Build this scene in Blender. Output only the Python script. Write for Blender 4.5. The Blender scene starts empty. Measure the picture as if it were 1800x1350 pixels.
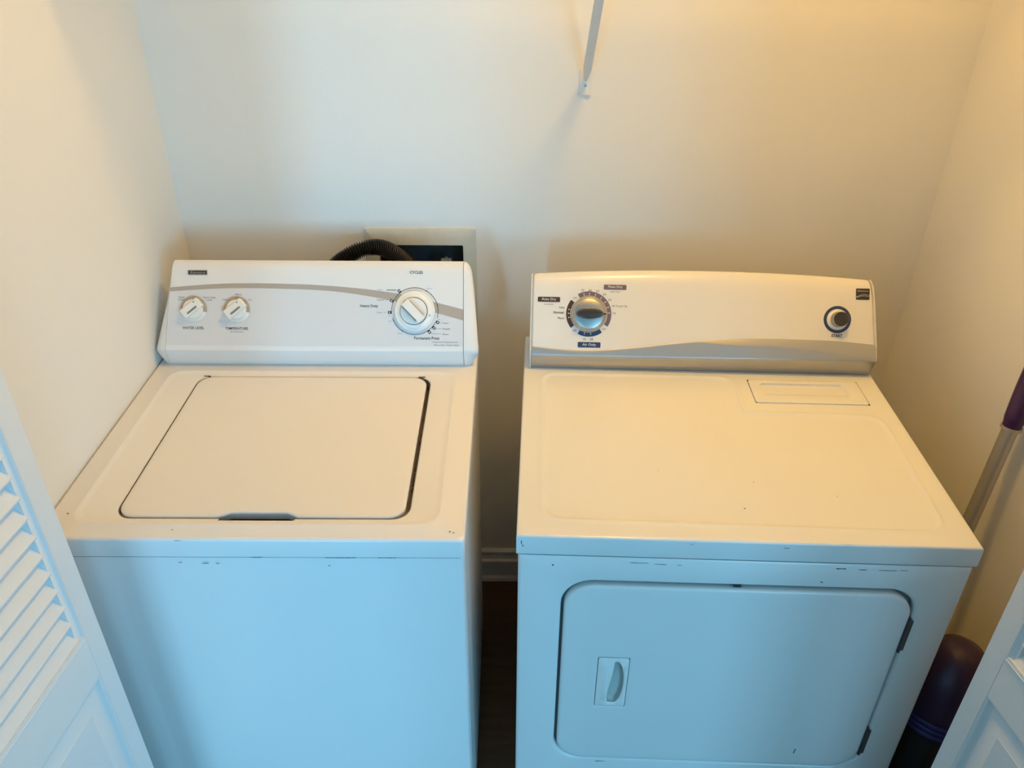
import bpy, bmesh, math, random
from mathutils import Vector, Matrix
random.seed(4)
S = bpy.context.scene
COL = S.collection
PI = math.pi

# ------------------------------------------------------------------ camera
cam_data = bpy.data.cameras.new('camera')
cam = bpy.data.objects.new('camera', cam_data)
COL.objects.link(cam)
S.camera = cam
FPX, PITCH, YAW, ROLL = 1423.5, 0.5589, 0.0033, 0.0065
cam_data.sensor_fit = 'HORIZONTAL'
cam_data.sensor_width = 36.0
cam_data.lens = FPX / 1800 * 36
cam_data.clip_start = 0.02
fw = Vector((math.sin(YAW)*math.cos(PITCH), math.cos(YAW)*math.cos(PITCH), -math.sin(PITCH)))
rt = Vector((math.cos(YAW), -math.sin(YAW), 0))
up = rt.cross(fw)
r2 = rt*math.cos(ROLL) + up*math.sin(ROLL)
u2 = -rt*math.sin(ROLL) + up*math.cos(ROLL)
m3 = Matrix((r2, u2, -fw)).transposed()
cam.matrix_world = Matrix.Translation((0.0711, -0.9585, 1.8054)) @ m3.to_4x4()

# ------------------------------------------------------------------ world, lights, exposure
S.view_settings.view_transform = 'Standard'
S.view_settings.look = 'None'
S.view_settings.gamma = 1
S.view_settings.exposure = 0.0
S.view_settings.use_curve_mapping = False
w = bpy.data.worlds.new('world'); S.world = w; w.use_nodes = True
w.node_tree.nodes['Background'].inputs[0].default_value = (0.45, 0.62, 0.9, 1)
w.node_tree.nodes['Background'].inputs[1].default_value = 0.05

def area(name, loc, target, sx, sy, power, color):
    d = bpy.data.lights.new(name, 'AREA'); d.shape = 'RECTANGLE'; d.size = sx; d.size_y = sy
    d.energy = power; d.color = color
    o = bpy.data.objects.new(name, d); COL.objects.link(o); o.location = loc
    o.rotation_euler = (Vector(target)-Vector(loc)).to_track_quat('-Z', 'Y').to_euler()
    return o
# daylight entering through the hall window far behind the camera
SKY = (0.24, 0.65, 1.0)
area('window_daylight', (1.95, -5.12, 1.12), (1.95, 0, 1.12), 0.85, 1.25, 46, SKY)
area('narrow_window_daylight', (-1.25, -5.12, 1.12), (-1.25, 0, 1.12), 0.5, 1.25, 80, SKY)
# daylight entering through the window in the hall's side wall
area('side_window_daylight', (2.42, -3.3, 1.35), (0, -3.3, 1.35), 1.3, 1.2, 93, SKY)
LAMP_POS = (0.42, 0.28, 2.38)
LAMP_COLOR = (1.0, 0.575, 0.125)
LAMP_STRENGTH = 74.0

# ------------------------------------------------------------------ materials
def mat(name, color, rough=0.5, metal=0.0, spec=0.5, noise=0.0, nscale=40.0, bump=0.0, bscale=200.0, coat=0.0, emit=None, estr=0):
    m = bpy.data.materials.new(name); m.use_nodes = True
    nt = m.node_tree; b = nt.nodes['Principled BSDF']
    b.inputs['Base Color'].default_value = (*color, 1)
    b.inputs['Roughness'].default_value = rough
    b.inputs['Metallic'].default_value = metal
    b.inputs['Specular IOR Level'].default_value = spec
    b.inputs['Coat Weight'].default_value = coat
    b.inputs['Coat Roughness'].default_value = 0.08
    tc = nt.nodes.new('ShaderNodeTexCoord')
    if noise:
        n = nt.nodes.new('ShaderNodeTexNoise'); n.inputs['Scale'].default_value = nscale; n.inputs['Detail'].default_value = 4
        nt.links.new(tc.outputs['Object'], n.inputs['Vector'])
        mx = nt.nodes.new('ShaderNodeMix'); mx.data_type = 'RGBA'
        mx.inputs['A'].default_value = (*[c*(1-noise) for c in color], 1)
        mx.inputs['B'].default_value = (*[min(1, c*(1+noise)) for c in color], 1)
        nt.links.new(n.outputs['Fac'], mx.inputs['Factor'])
        nt.links.new(mx.outputs['Result'], b.inputs['Base Color'])
    if bump:
        n2 = nt.nodes.new('ShaderNodeTexNoise'); n2.inputs['Scale'].default_value = bscale; n2.inputs['Detail'].default_value = 3
        nt.links.new(tc.outputs['Object'], n2.inputs['Vector'])
        bp = nt.nodes.new('ShaderNodeBump'); bp.inputs['Strength'].default_value = bump; bp.inputs['Distance'].default_value = 0.001
        nt.links.new(n2.outputs['Fac'], bp.inputs['Height'])
        nt.links.new(bp.outputs['Normal'], b.inputs['Normal'])
    if emit:
        b.inputs['Emission Color'].default_value = (*emit, 1); b.inputs['Emission Strength'].default_value = estr
    return m

M = {}
M['wall'] = mat('wall_paint', (0.85, 0.83, 0.785), 0.55, noise=0.02, nscale=3, bump=0.25, bscale=260)
M['ceil'] = mat('ceiling_paint', (0.82, 0.80, 0.76), 0.7, bump=0.3, bscale=150)
M['hall'] = mat('hall_paint', (0.50, 0.50, 0.48), 0.7, bump=0.2, bscale=150)
M['trim'] = mat('trim_paint', (0.80, 0.78, 0.74), 0.35, noise=0.02)
M['door'] = mat('door_paint', (0.84, 0.84, 0.83), 0.42, noise=0.02, nscale=12, bump=0.12, bscale=300)
M['enamel_w'] = mat('washer_enamel', (0.84, 0.825, 0.81), 0.32, noise=0.012, nscale=5, bump=0.06, bscale=500)
M['enamel_d'] = mat('dryer_enamel', (0.81, 0.81, 0.79), 0.22, noise=0.012, nscale=5, bump=0.05, bscale=500)
M['plastic_w'] = mat('white_plastic', (0.83, 0.82, 0.81), 0.28, noise=0.01)
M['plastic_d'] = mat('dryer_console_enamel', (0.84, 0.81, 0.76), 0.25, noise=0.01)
M['print_grey'] = mat('silver_grey_print', (0.73, 0.735, 0.755), 0.35, noise=0.01)
M['stripe'] = mat('taupe_print', (0.46, 0.40, 0.34), 0.35, noise=0.02)
M['ink'] = mat('dark_ink', (0.035, 0.032, 0.035), 0.5, noise=0.02)
M['ink2'] = mat('grey_ink', (0.16, 0.15, 0.155), 0.5, noise=0.02)
M['knob'] = mat('knob_plastic', (0.88, 0.86, 0.82), 0.25, noise=0.01)
M['slot'] = mat('grey_insert', (0.22, 0.24, 0.25), 0.4, noise=0.02)
M['whiteprint'] = mat('white_print', (0.85, 0.84, 0.82), 0.4, noise=0.01)
M['silver'] = mat('brushed_silver', (0.50, 0.50, 0.50), 0.42, metal=0.85, bump=0.05, bscale=900)
M['chrome'] = mat('satin_metal', (0.55, 0.54, 0.52), 0.34, metal=1.0, noise=0.03)
M['darkgrip'] = mat('charcoal_plastic', (0.055, 0.052, 0.055), 0.25, metal=0.3, noise=0.03)
M['brown'] = mat('brown_print', (0.07, 0.035, 0.02), 0.4, noise=0.02)
M['mauve'] = mat('mauve_print', (0.20, 0.14, 0.155), 0.4, noise=0.02)
M['navy'] = mat('navy_print', (0.035, 0.055, 0.14), 0.4, noise=0.02)
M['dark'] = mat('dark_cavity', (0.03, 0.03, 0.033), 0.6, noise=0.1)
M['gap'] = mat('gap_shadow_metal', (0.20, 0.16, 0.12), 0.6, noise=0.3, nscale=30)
M['hose'] = mat('black_corrugated_rubber', (0.020, 0.016, 0.015), 0.35, noise=0.2, nscale=60)
M['boxshade'] = mat('shaded_box_plastic', (0.035, 0.045, 0.055), 0.4, noise=0.2, nscale=14)  # white box interior, its shade put into a dark colour
M['boxframe'] = mat('aged_white_plastic', (0.62, 0.62, 0.55), 0.5, noise=0.12, nscale=30, bump=0.4, bscale=120)
M['purple'] = mat('dark_purple_plastic', (0.045, 0.012, 0.085), 0.3, noise=0.05)
M['purple2'] = mat('purple_lid_plastic', (0.035, 0.014, 0.045), 0.35, noise=0.05)
M['blue'] = mat('deep_blue_plastic', (0.03, 0.03, 0.14), 0.3, noise=0.05)
M['black'] = mat('black_plastic', (0.01, 0.01, 0.012), 0.35, noise=0.05)
M['alu'] = mat('aluminium_tube', (0.55, 0.52, 0.47), 0.38, metal=0.7, noise=0.05)
M['chip'] = mat('chipped_paint', (0.05, 0.06, 0.08), 0.6, noise=0.1)
M['steel'] = mat('dark_steel', (0.14, 0.15, 0.16), 0.4, metal=0.8, noise=0.1)
M['wire'] = mat('white_coated_wire', (0.82, 0.80, 0.76), 0.35, noise=0.01)
M['brass'] = mat('brass_valve', (0.35, 0.28, 0.15), 0.35, metal=0.9, noise=0.05)
M['pocket'] = mat('grey_pocket_plastic', (0.50, 0.53, 0.50), 0.45, noise=0.02)
M['glow'] = mat('frosted_lamp_glass', (0.9, 0.85, 0.75), 0.4, emit=LAMP_COLOR, estr=LAMP_STRENGTH)
M['linen'] = mat('folded_linen', (0.60, 0.55, 0.48), 0.9, noise=0.1, nscale=20, bump=0.6, bscale=300)

# wood floor
def floor_mat():
    m = bpy.data.materials.new('dark_wood_floor'); m.use_nodes = True; nt = m.node_tree; b = nt.nodes['Principled BSDF']
    tc = nt.nodes.new('ShaderNodeTexCoord'); mp = nt.nodes.new('ShaderNodeMapping')
    mp.inputs['Scale'].default_value = (1, 8, 1)
    nt.links.new(tc.outputs['Object'], mp.inputs[0])
    n = nt.nodes.new('ShaderNodeTexNoise'); n.inputs['Scale'].default_value = 6; n.inputs['Detail'].default_value = 8
    nt.links.new(mp.outputs[0], n.inputs['Vector'])
    cr = nt.nodes.new('ShaderNodeValToRGB')
    cr.color_ramp.elements[0].color = (0.018, 0.008, 0.004, 1); cr.color_ramp.elements[1].color = (0.10, 0.045, 0.02, 1)
    nt.links.new(n.outputs['Fac'], cr.inputs[0]); nt.links.new(cr.outputs[0], b.inputs['Base Color'])
    b.inputs['Roughness'].default_value = 0.35
    return m
M['floor'] = floor_mat()

# ------------------------------------------------------------------ mesh helpers
def finish(bm, name, m, parent=None, X=None, smooth=True, angle=35):
    if X is not None: bm.transform(X)
    bmesh.ops.recalc_face_normals(bm, faces=bm.faces)
    me = bpy.data.meshes.new(name); bm.to_mesh(me); bm.free()
    if smooth:
        me.polygons.foreach_set('use_smooth', [True]*len(me.polygons))
        me.set_sharp_from_angle(angle=math.radians(angle))
    if m is not None: me.materials.append(m)
    o = bpy.data.objects.new(name, me); COL.objects.link(o)
    if parent is not None: o.parent = parent
    return o

def tag(o, label=None, cat=None, group=None, kind=None):
    if label: o['label'] = label
    if cat: o['category'] = cat
    if group: o['group'] = group
    if kind: o['kind'] = kind
    return o

def root(name, loc, rz, label, cat, kind=None):
    o = bpy.data.objects.new(name, None); COL.objects.link(o)
    o.location = loc; o.rotation_euler = (0, 0, rz); o.empty_display_size = 0.1
    return tag(o, label, cat, None, kind)

def box(bm, x0, x1, y0, y1, z0, z1, bev=0.0, seg=2):
    g = bmesh.ops.create_cube(bm, size=1)
    for v in g['verts']:
        v.co = Vector((x0+(v.co.x+.5)*(x1-x0), y0+(v.co.y+.5)*(y1-y0), z0+(v.co.z+.5)*(z1-z0)))
    if bev:
        es = list({e for v in g['verts'] for e in v.link_edges})
        bmesh.ops.bevel(bm, geom=es, offset=bev, segments=seg, affect='EDGES', profile=0.6)

def rrect(x0, x1, y0, y1, r, n=6, notch=None):
    """rounded rectangle, counter-clockwise; notch=(xa,xb,slope,depth) always gives 4 more points on the y0 edge"""
    pts = []
    def arc(cx, cy, a0):
        for i in range(n+1):
            a = a0 + PI/2*i/n
            pts.append((cx+r*math.cos(a), cy+r*math.sin(a)))
    arc(x0+r, y0+r, PI)
    if notch:
        xa, xb, s, d = notch
        pts += [(xa, y0), (xa+s, y0+d), (xb-s, y0+d), (xb, y0)]
    arc(x1-r, y0+r, 1.5*PI); arc(x1-r, y1-r, 0); arc(x0+r, y1-r, PI/2)
    return pts

def loft(bm, rings, cap0=False, cap1=False):
    """rings: list of lists of 3D points, same count, closed"""
    vr = [[bm.verts.new(p) for p in r] for r in rings]
    n = len(vr[0])
    for a, b in zip(vr, vr[1:]):
        for i in range(n):
            bm.faces.new((a[i], a[(i+1) % n], b[(i+1) % n], b[i]))
    if cap0: bm.faces.new(list(reversed(vr[0])))
    if cap1: bm.faces.new(vr[-1])
    return vr

def lift(pts, z): return [(x, y, z) for x, y in pts]

def rloft(bm, specs, n=6, cap0=False, cap1=True, notch=None):
    """specs: (x0,x1,y0,y1,r,z[,notchdepth])"""
    rings = []
    for s in specs:
        nt = None
        if notch: nt = (notch[0], notch[1], notch[2], s[6] if len(s) > 6 else 0)
        rings.append(lift(rrect(*s[:5], n=n, notch=nt), s[5]))
    return loft(bm, rings, cap0, cap1)

def lathe(bm, prof, seg=40, cap0=False, cap1=True, c=(0, 0)):
    return loft(bm, [[(c[0]+r*math.cos(2*PI*i/seg), c[1]+r*math.sin(2*PI*i/seg), z) for i in range(seg)] for r, z in prof], cap0, cap1)

def tube(bm, pts, rad, seg=12, caps=True):
    """pts 3D list; rad number or list"""
    pts = [Vector(p) for p in pts]; rings = []
    t0 = (pts[1]-pts[0]).normalized()
    ref = Vector((0, 0, 1)) if abs(t0.z) < .9 else Vector((1, 0, 0))
    nrm = t0.cross(ref).normalized()
    for i, p in enumerate(pts):
        t = (pts[min(i+1, len(pts)-1)]-pts[max(i-1, 0)]).normalized()
        nrm = (nrm - t*nrm.dot(t)).normalized(); b = t.cross(nrm)
        r = rad[i] if isinstance(rad, (list, tuple)) else rad
        rings.append([p + nrm*r*math.cos(2*PI*k/seg) + b*r*math.sin(2*PI*k/seg) for k in range(seg)])
    loft(bm, rings, caps, caps)

def spline(ctrl, n):
    """Catmull-Rom through ctrl"""
    P = [Vector(p) for p in ctrl]; P = [2*P[0]-P[1]] + P + [2*P[-1]-P[-2]]; out = []
    m = len(P)-3
    for k in range(n+1):
        s = k/n*m; i = min(int(s), m-1); t = s-i
        a, b, c, d = P[i:i+4]
        out.append(0.5*((2*b)+(-a+c)*t+(2*a-5*b+4*c-d)*t*t+(-a+3*b-3*c+d)*t**3))
    return out

def interp(xs, ys, x):
    """smooth (Catmull-Rom) interpolation of a table"""
    if x <= xs[0]: return ys[0]
    if x >= xs[-1]: return ys[-1]
    i = max(k for k in range(len(xs)-1) if xs[k] <= x)
    t = (x-xs[i])/(xs[i+1]-xs[i])
    def sl(k):
        if k <= 0: return (ys[1]-ys[0])/(xs[1]-xs[0])
        if k >= len(xs)-1: return (ys[-1]-ys[-2])/(xs[-1]-xs[-2])
        return (ys[k+1]-ys[k-1])/(xs[k+1]-xs[k-1])
    h = xs[i+1]-xs[i]; m0 = sl(i)*h; m1 = sl(i+1)*h
    return (2*t**3-3*t*t+1)*ys[i]+(t**3-2*t*t+t)*m0+(-2*t**3+3*t*t)*ys[i+1]+(t**3-t*t)*m1

def frame(o, ex, ey, ez):
    m = Matrix((ex, ey, ez)).transposed().to_4x4(); m.translation = o
    return m

def text(s, cx, cy, w, h, F, m, parent, lift_h=0.0006, shear=0.0, bold=0.0):
    cu = bpy.data.curves.new('lettering', 'FONT'); cu.body = s; cu.size = 1; cu.offset = bold; cu.shear = shear
    cu.resolution_u = 2
    t = bpy.data.objects.new('tmp', cu); COL.objects.link(t)
    me = bpy.data.meshes.new_from_object(t)
    bpy.data.objects.remove(t); bpy.data.curves.remove(cu)
    xs = [v.co.x for v in me.vertices]; ys = [v.co.y for v in me.vertices]
    sx = w/(max(xs)-min(xs)); sy = h/(max(ys)-min(ys))
    mx = (max(xs)+min(xs))/2; my = (max(ys)+min(ys))/2
    for v in me.vertices: v.co = F @ Vector(((v.co.x-mx)*sx+cx, (v.co.y-my)*sy+cy, lift_h))
    me.name = 'lettering'; me.materials.append(m)
    o = bpy.data.objects.new('lettering', me); COL.objects.link(o); o.parent = parent
    return o

def slab(bm, pts2, h0, h1):
    """flat prism from a 2D outline"""
    loft(bm, [lift(pts2, h0), lift(pts2, h1)], True, True)

def ringseg(bm, cx, cy, ra, rb, a0, a1, h0, h1, n=24):
    a0, a1 = math.radians(a0), math.radians(a1); pts = []
    for i in range(n+1):
        a = a0+(a1-a0)*i/n; pts.append((cx+rb*math.cos(a), cy+rb*math.sin(a)))
    for i in range(n, -1, -1):
        a = a0+(a1-a0)*i/n; pts.append((cx+ra*math.cos(a), cy+ra*math.sin(a)))
    m = len(pts); lo = [bm.verts.new((x, y, h0)) for x, y in pts]; hi = [bm.verts.new((x, y, h1)) for x, y in pts]
    for i in range(n):
        j = m-1-i
        bm.faces.new((hi[i], hi[i+1], hi[j-1], hi[j])); bm.faces.new((lo[i+1], lo[i], lo[j], lo[j-1]))
    for i in range(m):
        bm.faces.new((lo[i], lo[(i+1) % m], hi[(i+1) % m], hi[i]))

# ------------------------------------------------------------------ setting
XL, XR, YB, ZC = -0.686, 1.034, 0.820, 2.44
HXL, HXR, HYB = -1.9, 2.5, -5.2
def struct(name, bm, m, label, cat, parent=None, smooth=False):
    o = finish(bm, name, m, parent, smooth=smooth)
    if parent is None: tag(o, label, cat, kind='structure')
    return o
b = bmesh.new(); box(b, HXL-.1, HXR+.1, HYB-.1, YB+.12, -.05, 0)
struct('floor', b, M['floor'], 'dark brown wooden floor glimpsed in the gap between the machines', 'floor')
b = bmesh.new(); box(b, HXL-.1, HXR+.1, HYB-.1, YB+.12, ZC, ZC+.05)
struct('ceiling', b, M['ceil'], 'pale flat ceiling above the laundry closet', 'ceiling')
# back wall with the hole of the washer outlet box
BX0, BX1, BZ0, BZ1 = -0.240, -0.036, 0.90, 1.080
b = bmesh.new()
box(b, XL-.12, BX0, YB, YB+.12, 0, ZC); box(b, BX1, XR+.12, YB, YB+.12, 0, ZC)
box(b, BX0, BX1, YB, YB+.12, 0, BZ0); box(b, BX0, BX1, YB, YB+.12, BZ1, ZC)
struct('wall_back', b, M['wall'], 'off-white painted back wall behind both machines', 'wall')
b = bmesh.new(); box(b, XL-.12, XL, -.18, YB, 0, ZC)
struct('wall_left', b, M['wall'], 'cream side wall beside the washer', 'wall')
b = bmesh.new(); box(b, XR, XR+.12, -.18, YB, 0, ZC)
struct('wall_right', b, M['wall'], 'amber-lit side wall beside the dryer with the mop against it', 'wall')
OX0, OX1, OZ = -0.655, 0.955, 2.06
b = bmesh.new()
box(b, HXL, OX0, -.18, -.06, 0, ZC); box(b, OX1, HXR, -.18, -.06, 0, ZC); box(b, OX0, OX1, -.18, -.06, OZ, ZC)
struct('wall_front', b, M['hall'], 'wall around the closet opening, behind the viewer side of the doors', 'wall')
b = bmesh.new()
box(b, HXL-.1, HXL, HYB, -.06, 0, ZC)
WX0, WX1, WZ0, WZ1 = 1.5, 2.4, .45, 1.8
VY0, VY1, VZ0, VZ1 = -4.0, -2.6, .7, 2.0
box(b, HXR, HXR+.1, HYB, VY0, 0, ZC); box(b, HXR, HXR+.1, VY1, -.06, 0, ZC); box(b, HXR, HXR+.1, VY0, VY1, 0, VZ0); box(b, HXR, HXR+.1, VY0, VY1, VZ1, ZC)
UX0, UX1 = -1.56, -.94
box(b, HXL-.1, UX0, HYB-.1, HYB, 0, ZC); box(b, UX1, WX0, HYB-.1, HYB, 0, ZC); box(b, WX1, HXR+.1, HYB-.1, HYB, 0, ZC)
box(b, UX0, UX1, HYB-.1, HYB, 0, WZ0); box(b, UX0, UX1, HYB-.1, HYB, WZ1, ZC)
box(b, WX0, WX1, HYB-.1, HYB, 0, WZ0); box(b, WX0, WX1, HYB-.1, HYB, WZ1, ZC)
struct('wall_hall', b, M['hall'], 'hall walls facing the laundry closet', 'wall')
b = bmesh.new()
for x in (WX0, (WX0+WX1)/2-.025, WX1-.05): box(b, x, x+.05, HYB-.07, HYB-.03, WZ0, WZ1)
for z in (WZ0, WZ1-.05): box(b, WX0, WX1, HYB-.07, HYB-.03, z, z+.05)
struct('window_1', b, M['trim'], 'white framed hall window opposite the closet', 'window')
b = bmesh.new()
for y in (VY0, (VY0+VY1)/2-.025, VY1-.05): box(b, HXR+.03, HXR+.07, y, y+.05, VZ0, VZ1)
for z in (VZ0, VZ1-.05): box(b, HXR+.03, HXR+.07, VY0, VY1, z, z+.05)
struct('window_2', b, M['trim'], 'white framed window in the side wall of the hall', 'window')
b = bmesh.new()
for x in (UX0, UX1-.05): box(b, x, x+.05, HYB-.07, HYB-.03, WZ0, WZ1)
for z in (WZ0, WZ1-.05): box(b, UX0, UX1, HYB-.07, HYB-.03, z, z+.05)
struct('window_3', b, M['trim'], 'narrow white framed hall window', 'window')
b = bmesh.new(); box(b, -.52, .22, -2.35, -2.2, 0, ZC, 0)
struct('wall_added_shade', b, M['hall'], 'added unseen wall shading the dryer side from the narrow window', 'wall')  # unseen wall added to keep the narrow window's daylight off the dryer

def baseboard(name, p0, p1, nrm, label):
    """profiled board from p0 to p1, nrm pointing into the room"""
    prof = [(0, 0), (.018, 0), (.018, .012), (.0145, .022), (.0135, .060), (.0135, .070), (.016, .074), (.016, .080), (.011, .086), (.0085, .100), (.010, .106), (.010, .112), (.004, .119), (0, .119)]
    bm = bmesh.new(); p0 = Vector(p0); p1 = Vector(p1); nrm = Vector(nrm)
    loft(bm, [[p0+nrm*d+Vector((0, 0, z)) for d, z in prof], [p1+nrm*d+Vector((0, 0, z)) for d, z in prof]], True, True)
    return struct(name, bm, M['trim'], label, 'baseboard')
baseboard('baseboard_back', (XL, YB, 0), (XR, YB, 0), (0, -1, 0), 'white moulded baseboard along the back wall')
baseboard('baseboard_left', (XL, -.06, 0), (XL, YB-.018, 0), (.15, 0, 0), 'thin white baseboard behind the washer side')
baseboard('baseboard_right', (XR, -.06, 0), (XR, YB-.018, 0), (-1, 0, 0), 'white moulded baseboard beside the dryer')
# casing round the opening
b = bmesh.new()
box(b, OX0-.065, OX0-.005, -.195, -.18, 0, OZ+.065, .004); box(b, OX1+.005, OX1+.065, -.195, -.18, 0, OZ+.065, .004)
box(b, OX0-.065, OX1+.065, -.195, -.18, OZ+.005, OZ+.065, .004)
struct('trim_1', b, M['trim'], 'white casing around the closet opening', 'trim')
b = bmesh.new(); box(b, OX0+.01, OX1-.01, -.135, -.105, OZ-.022, OZ, .002)
struct('trim_2', b, M['chrome'], 'metal track above the folding doors', 'track')

# closet ceiling lamp
lamp = root('ceiling_lamp', (LAMP_POS[0], LAMP_POS[1], ZC), 0, 'round frosted glass ceiling lamp inside the closet', 'lamp')
b = bmesh.new(); lathe(b, [(.13, 0), (.13, -.02), (.12, -.026)], 48, True, True); finish(b, 'lamp_base', M['chrome'], lamp)
b = bmesh.new(); lathe(b, [(.118, -.0265), (.116, -.05), (.10, -.072), (.07, -.088), (.035, -.096), (.004, -.098)], 48, True, True); finish(b, 'lamp_glass', M['glow'], lamp)

# ------------------------------------------------------------------ folding louvered doors
def shared(name, me, parent):
    o = bpy.data.objects.new(name, me); COL.objects.link(o); o.parent = parent; return o

LW, LT, LH = 0.395, 0.028, 2.03     # leaf width, thickness, height
SU = 0.036                           # stile face width
def make_leaf(parent, X, louver_z=0.841):
    """leaf: u from 0 (free edge) to -LW, w = 0 at the visible face going negative, z up; X maps (u,w,z)"""
    z0 = .012; zr1 = louver_z; zr0 = louver_z-.085; ztop = 1.96
    bev = .0125
    for a0, a1 in ((-SU, 0), (-LW, -LW+SU)):
        bm = bmesh.new(); box(bm, a0, a1, -LT, 0, z0, LH, .0015, 1); finish(bm, 'stile', M['door'], parent, X)
    for a0, a1, nm in ((zr0, zr1, 'rail'), (z0, z0+.11, 'rail'), (ztop, LH, 'rail')):
        bm = bmesh.new(); box(bm, -LW+SU, -SU, -LT, 0, a0, a1); finish(bm, nm, M['door'], parent, X)
    # moulding bead around the louvre opening: quarter-round sloping back
    for zz0, zz1 in ((zr1, ztop),):
        bm = bmesh.new()
        rings = []
        for off, w in ((0, 0.0015), (.002, .003), (.0055, .001), (.008, -.003), (bev, -.004), (bev, -.024)):
            u0, u1, a, c = -LW+SU+off, -SU-off, zz0+off*.35, zz1-off
            rings.append([(u0, w, a), (u1, w, a), (u1, w, c), (u0, w, c)])
        loft(bm, rings); finish(bm, 'bead', M['door'], parent, X, angle=60)
    bm = bmesh.new(); box(bm, -LW+SU+.001, -SU-.001, -.024, .0022, zr1-.001, zr1+.0075, .002, 2); finish(bm, 'sill', M['door'], parent, X)
    # louvre slats
    pitch, chord, th = .0338, .046, .0062
    proto = None; n = int((ztop-zr1-.02)/pitch)
    for k in range(n):
        zc = zr1+.0235+k*pitch
        if proto is None:
            bm = bmesh.new(); ca, sa = math.cos(math.radians(52)), math.sin(math.radians(52))
            pr = []
            for (p, q) in ((-chord/2, -th/2), (chord/2-.002, -th/2), (chord/2, -th/2+.002), (chord/2, th/2-.002), (chord/2-.002, th/2), (-chord/2, th/2)):
                # p runs down and towards the visible face
                pr.append((p*ca+q*sa, -p*sa+q*ca))
            u0, u1 = -LW+SU+bev-.001, -SU-bev+.001
            loft(bm, [[(u0, -.0165+w_, z_) for w_, z_ in pr], [(u1, -.0165+w_, z_) for w_, z_ in pr]], True, True)
            R = X.to_3x3().to_4x4()
            proto = finish(bm, 'slat', M['door'], parent, R, angle=30)
            base = proto; me = proto.data
            proto.location = X @ Vector((0, 0, zc))
        else:
            o = shared('slat', me, parent); o.location = X @ Vector((0, 0, zc))
    # raised panel
    bm = bmesh.new(); pu0, pu1, pz0, pz1 = -LW+SU, -SU, z0+.11, zr0
    rings = []
    for off, w in ((0, 0), (.004, -.001), (.007, -.007), (.011, -.0085), (.013, -.0085), (.040, -.0025), (.042, -.0015)):
        rings.append([(pu0+off, w, pz0+off), (pu1-off, w, pz0+off), (pu1-off, w, pz1-off), (pu0+off, w, pz1-off)])
    rings2 = [[(p[0], -LT, p[2]) for p in rings[0]]]
    loft(bm, rings2+rings, True, True); finish(bm, 'panel', M['door'], parent, X, angle=20)

def leaf_matrix(edge, phi, side):
    """edge = far free edge (x,y); leaf runs from it towards the camera. side=+1: visible face looks to +x"""
    d = Vector((math.sin(phi), math.cos(phi), 0))
    n = Vector((math.cos(phi), -math.sin(phi), 0))*side
    return frame(Vector((edge[0], edge[1], 0)), d, n, Vector((0, 0, 1)))
doorL = root('door_1', (OX0, -.12, 0), 0, 'white folding louvered door standing open beside the washer', 'door', 'structure')
T = Matrix.Translation((-OX0, .12, 0))
PH = math.atan(.0989)
make_leaf(doorL, T @ leaf_matrix((-0.5568, -.10), PH, 1))
ne = Vector((-0.5568-LW*math.sin(PH), -.10-LW*math.cos(PH), 0))
def second_leaf(parent, T, near, pivot, side):
    """hidden back leaf between the fold and the jamb"""
    d = (pivot-near).normalized()
    n = Vector((d.y, -d.x, 0))*side
    make_leaf(parent, T @ frame(pivot, d, n, Vector((0, 0, 1))))
second_leaf(doorL, T, ne+Vector((-.033, 0, 0)), Vector((OX0+.034, -.10, 0))+Vector((0, -.0, 0)), 1)
b = bmesh.new()
for z in (.3, 1.0, 1.75): box(b, ne.x-.034, ne.x, ne.y-.004, ne.y-.001, z-.03, z+.03)
b.transform(T); finish(b, 'hinge', M['steel'], doorL)
doorR = root('door_2', (OX1, -.12, 0), 0, 'white folding louvered door standing open beside the dryer', 'door', 'structure')
T = Matrix.Translation((-OX1, .12, 0))
PHR = math.radians(-7.467)
make_leaf(doorR, T @ leaf_matrix((0.786, -.140), PHR, -1), .853)
ne = Vector((0.786-LW*math.sin(PHR), -.140-LW*math.cos(PHR), 0))
second_leaf(doorR, T, ne+Vector((.033, 0, 0)), Vector((OX1-.034, -.130, 0)), -1)
b = bmesh.new()
for z in (.3, 1.0, 1.75): box(b, ne.x, ne.x+.034, ne.y-.004, ne.y-.001, z-.03, z+.03)
b.transform(T); finish(b, 'hinge', M['steel'], doorR)

# ------------------------------------------------------------------ consoles
def console_piece(prof, xl, xr, stations, rl=0.0, rr=0.0, base=(.60, .914), round_w=.02, arch=None):
    """prof: (y,z) from front bottom over the top to back bottom. xl/xr: lists of x per profile point.
    stations 0..1; ends shrink towards base within round_w by fraction rl/rr"""
    bm = bmesh.new(); rings = []
    Lx = abs(sum(xr)/len(xr)-sum(xl)/len(xl))
    for t in stations:
        s = 1.0; dl = t*Lx; dr = (1-t)*Lx
        if rl and dl < round_w: s -= rl*(1-math.sqrt(max(0, 1-(1-dl/round_w)**2)))
        if rr and dr < round_w: s -= rr*(1-math.sqrt(max(0, 1-(1-dr/round_w)**2)))
        ring = []
        for (y, z), a, c in zip(prof, xl, xr):
            zz, yy = z, y
            if arch: 
                k = max(0, (z-.965)/.15); yy, zz = y+arch(t)*k*.51, z+arch(t)*k*.86
            ring.append((a+(c-a)*t, base[0]+(yy-base[0])*s, base[1]+(zz-base[1])*s))
        rings.append(ring)
    loft(bm, rings, True, True)
    return bm
def end_stations(n_mid, Lx, rw, left=True, right=True):
    st = set([0.0, 1.0])
    fr = [0, .02, .06, .14, .26, .42, .62, .82, 1]
    if left: st |= {f*rw/Lx for f in fr}
    if right: st |= {1-f*rw/Lx for f in fr}
    for i in range(n_mid+1): st.add(i/n_mid)
    return sorted(st)

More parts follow.
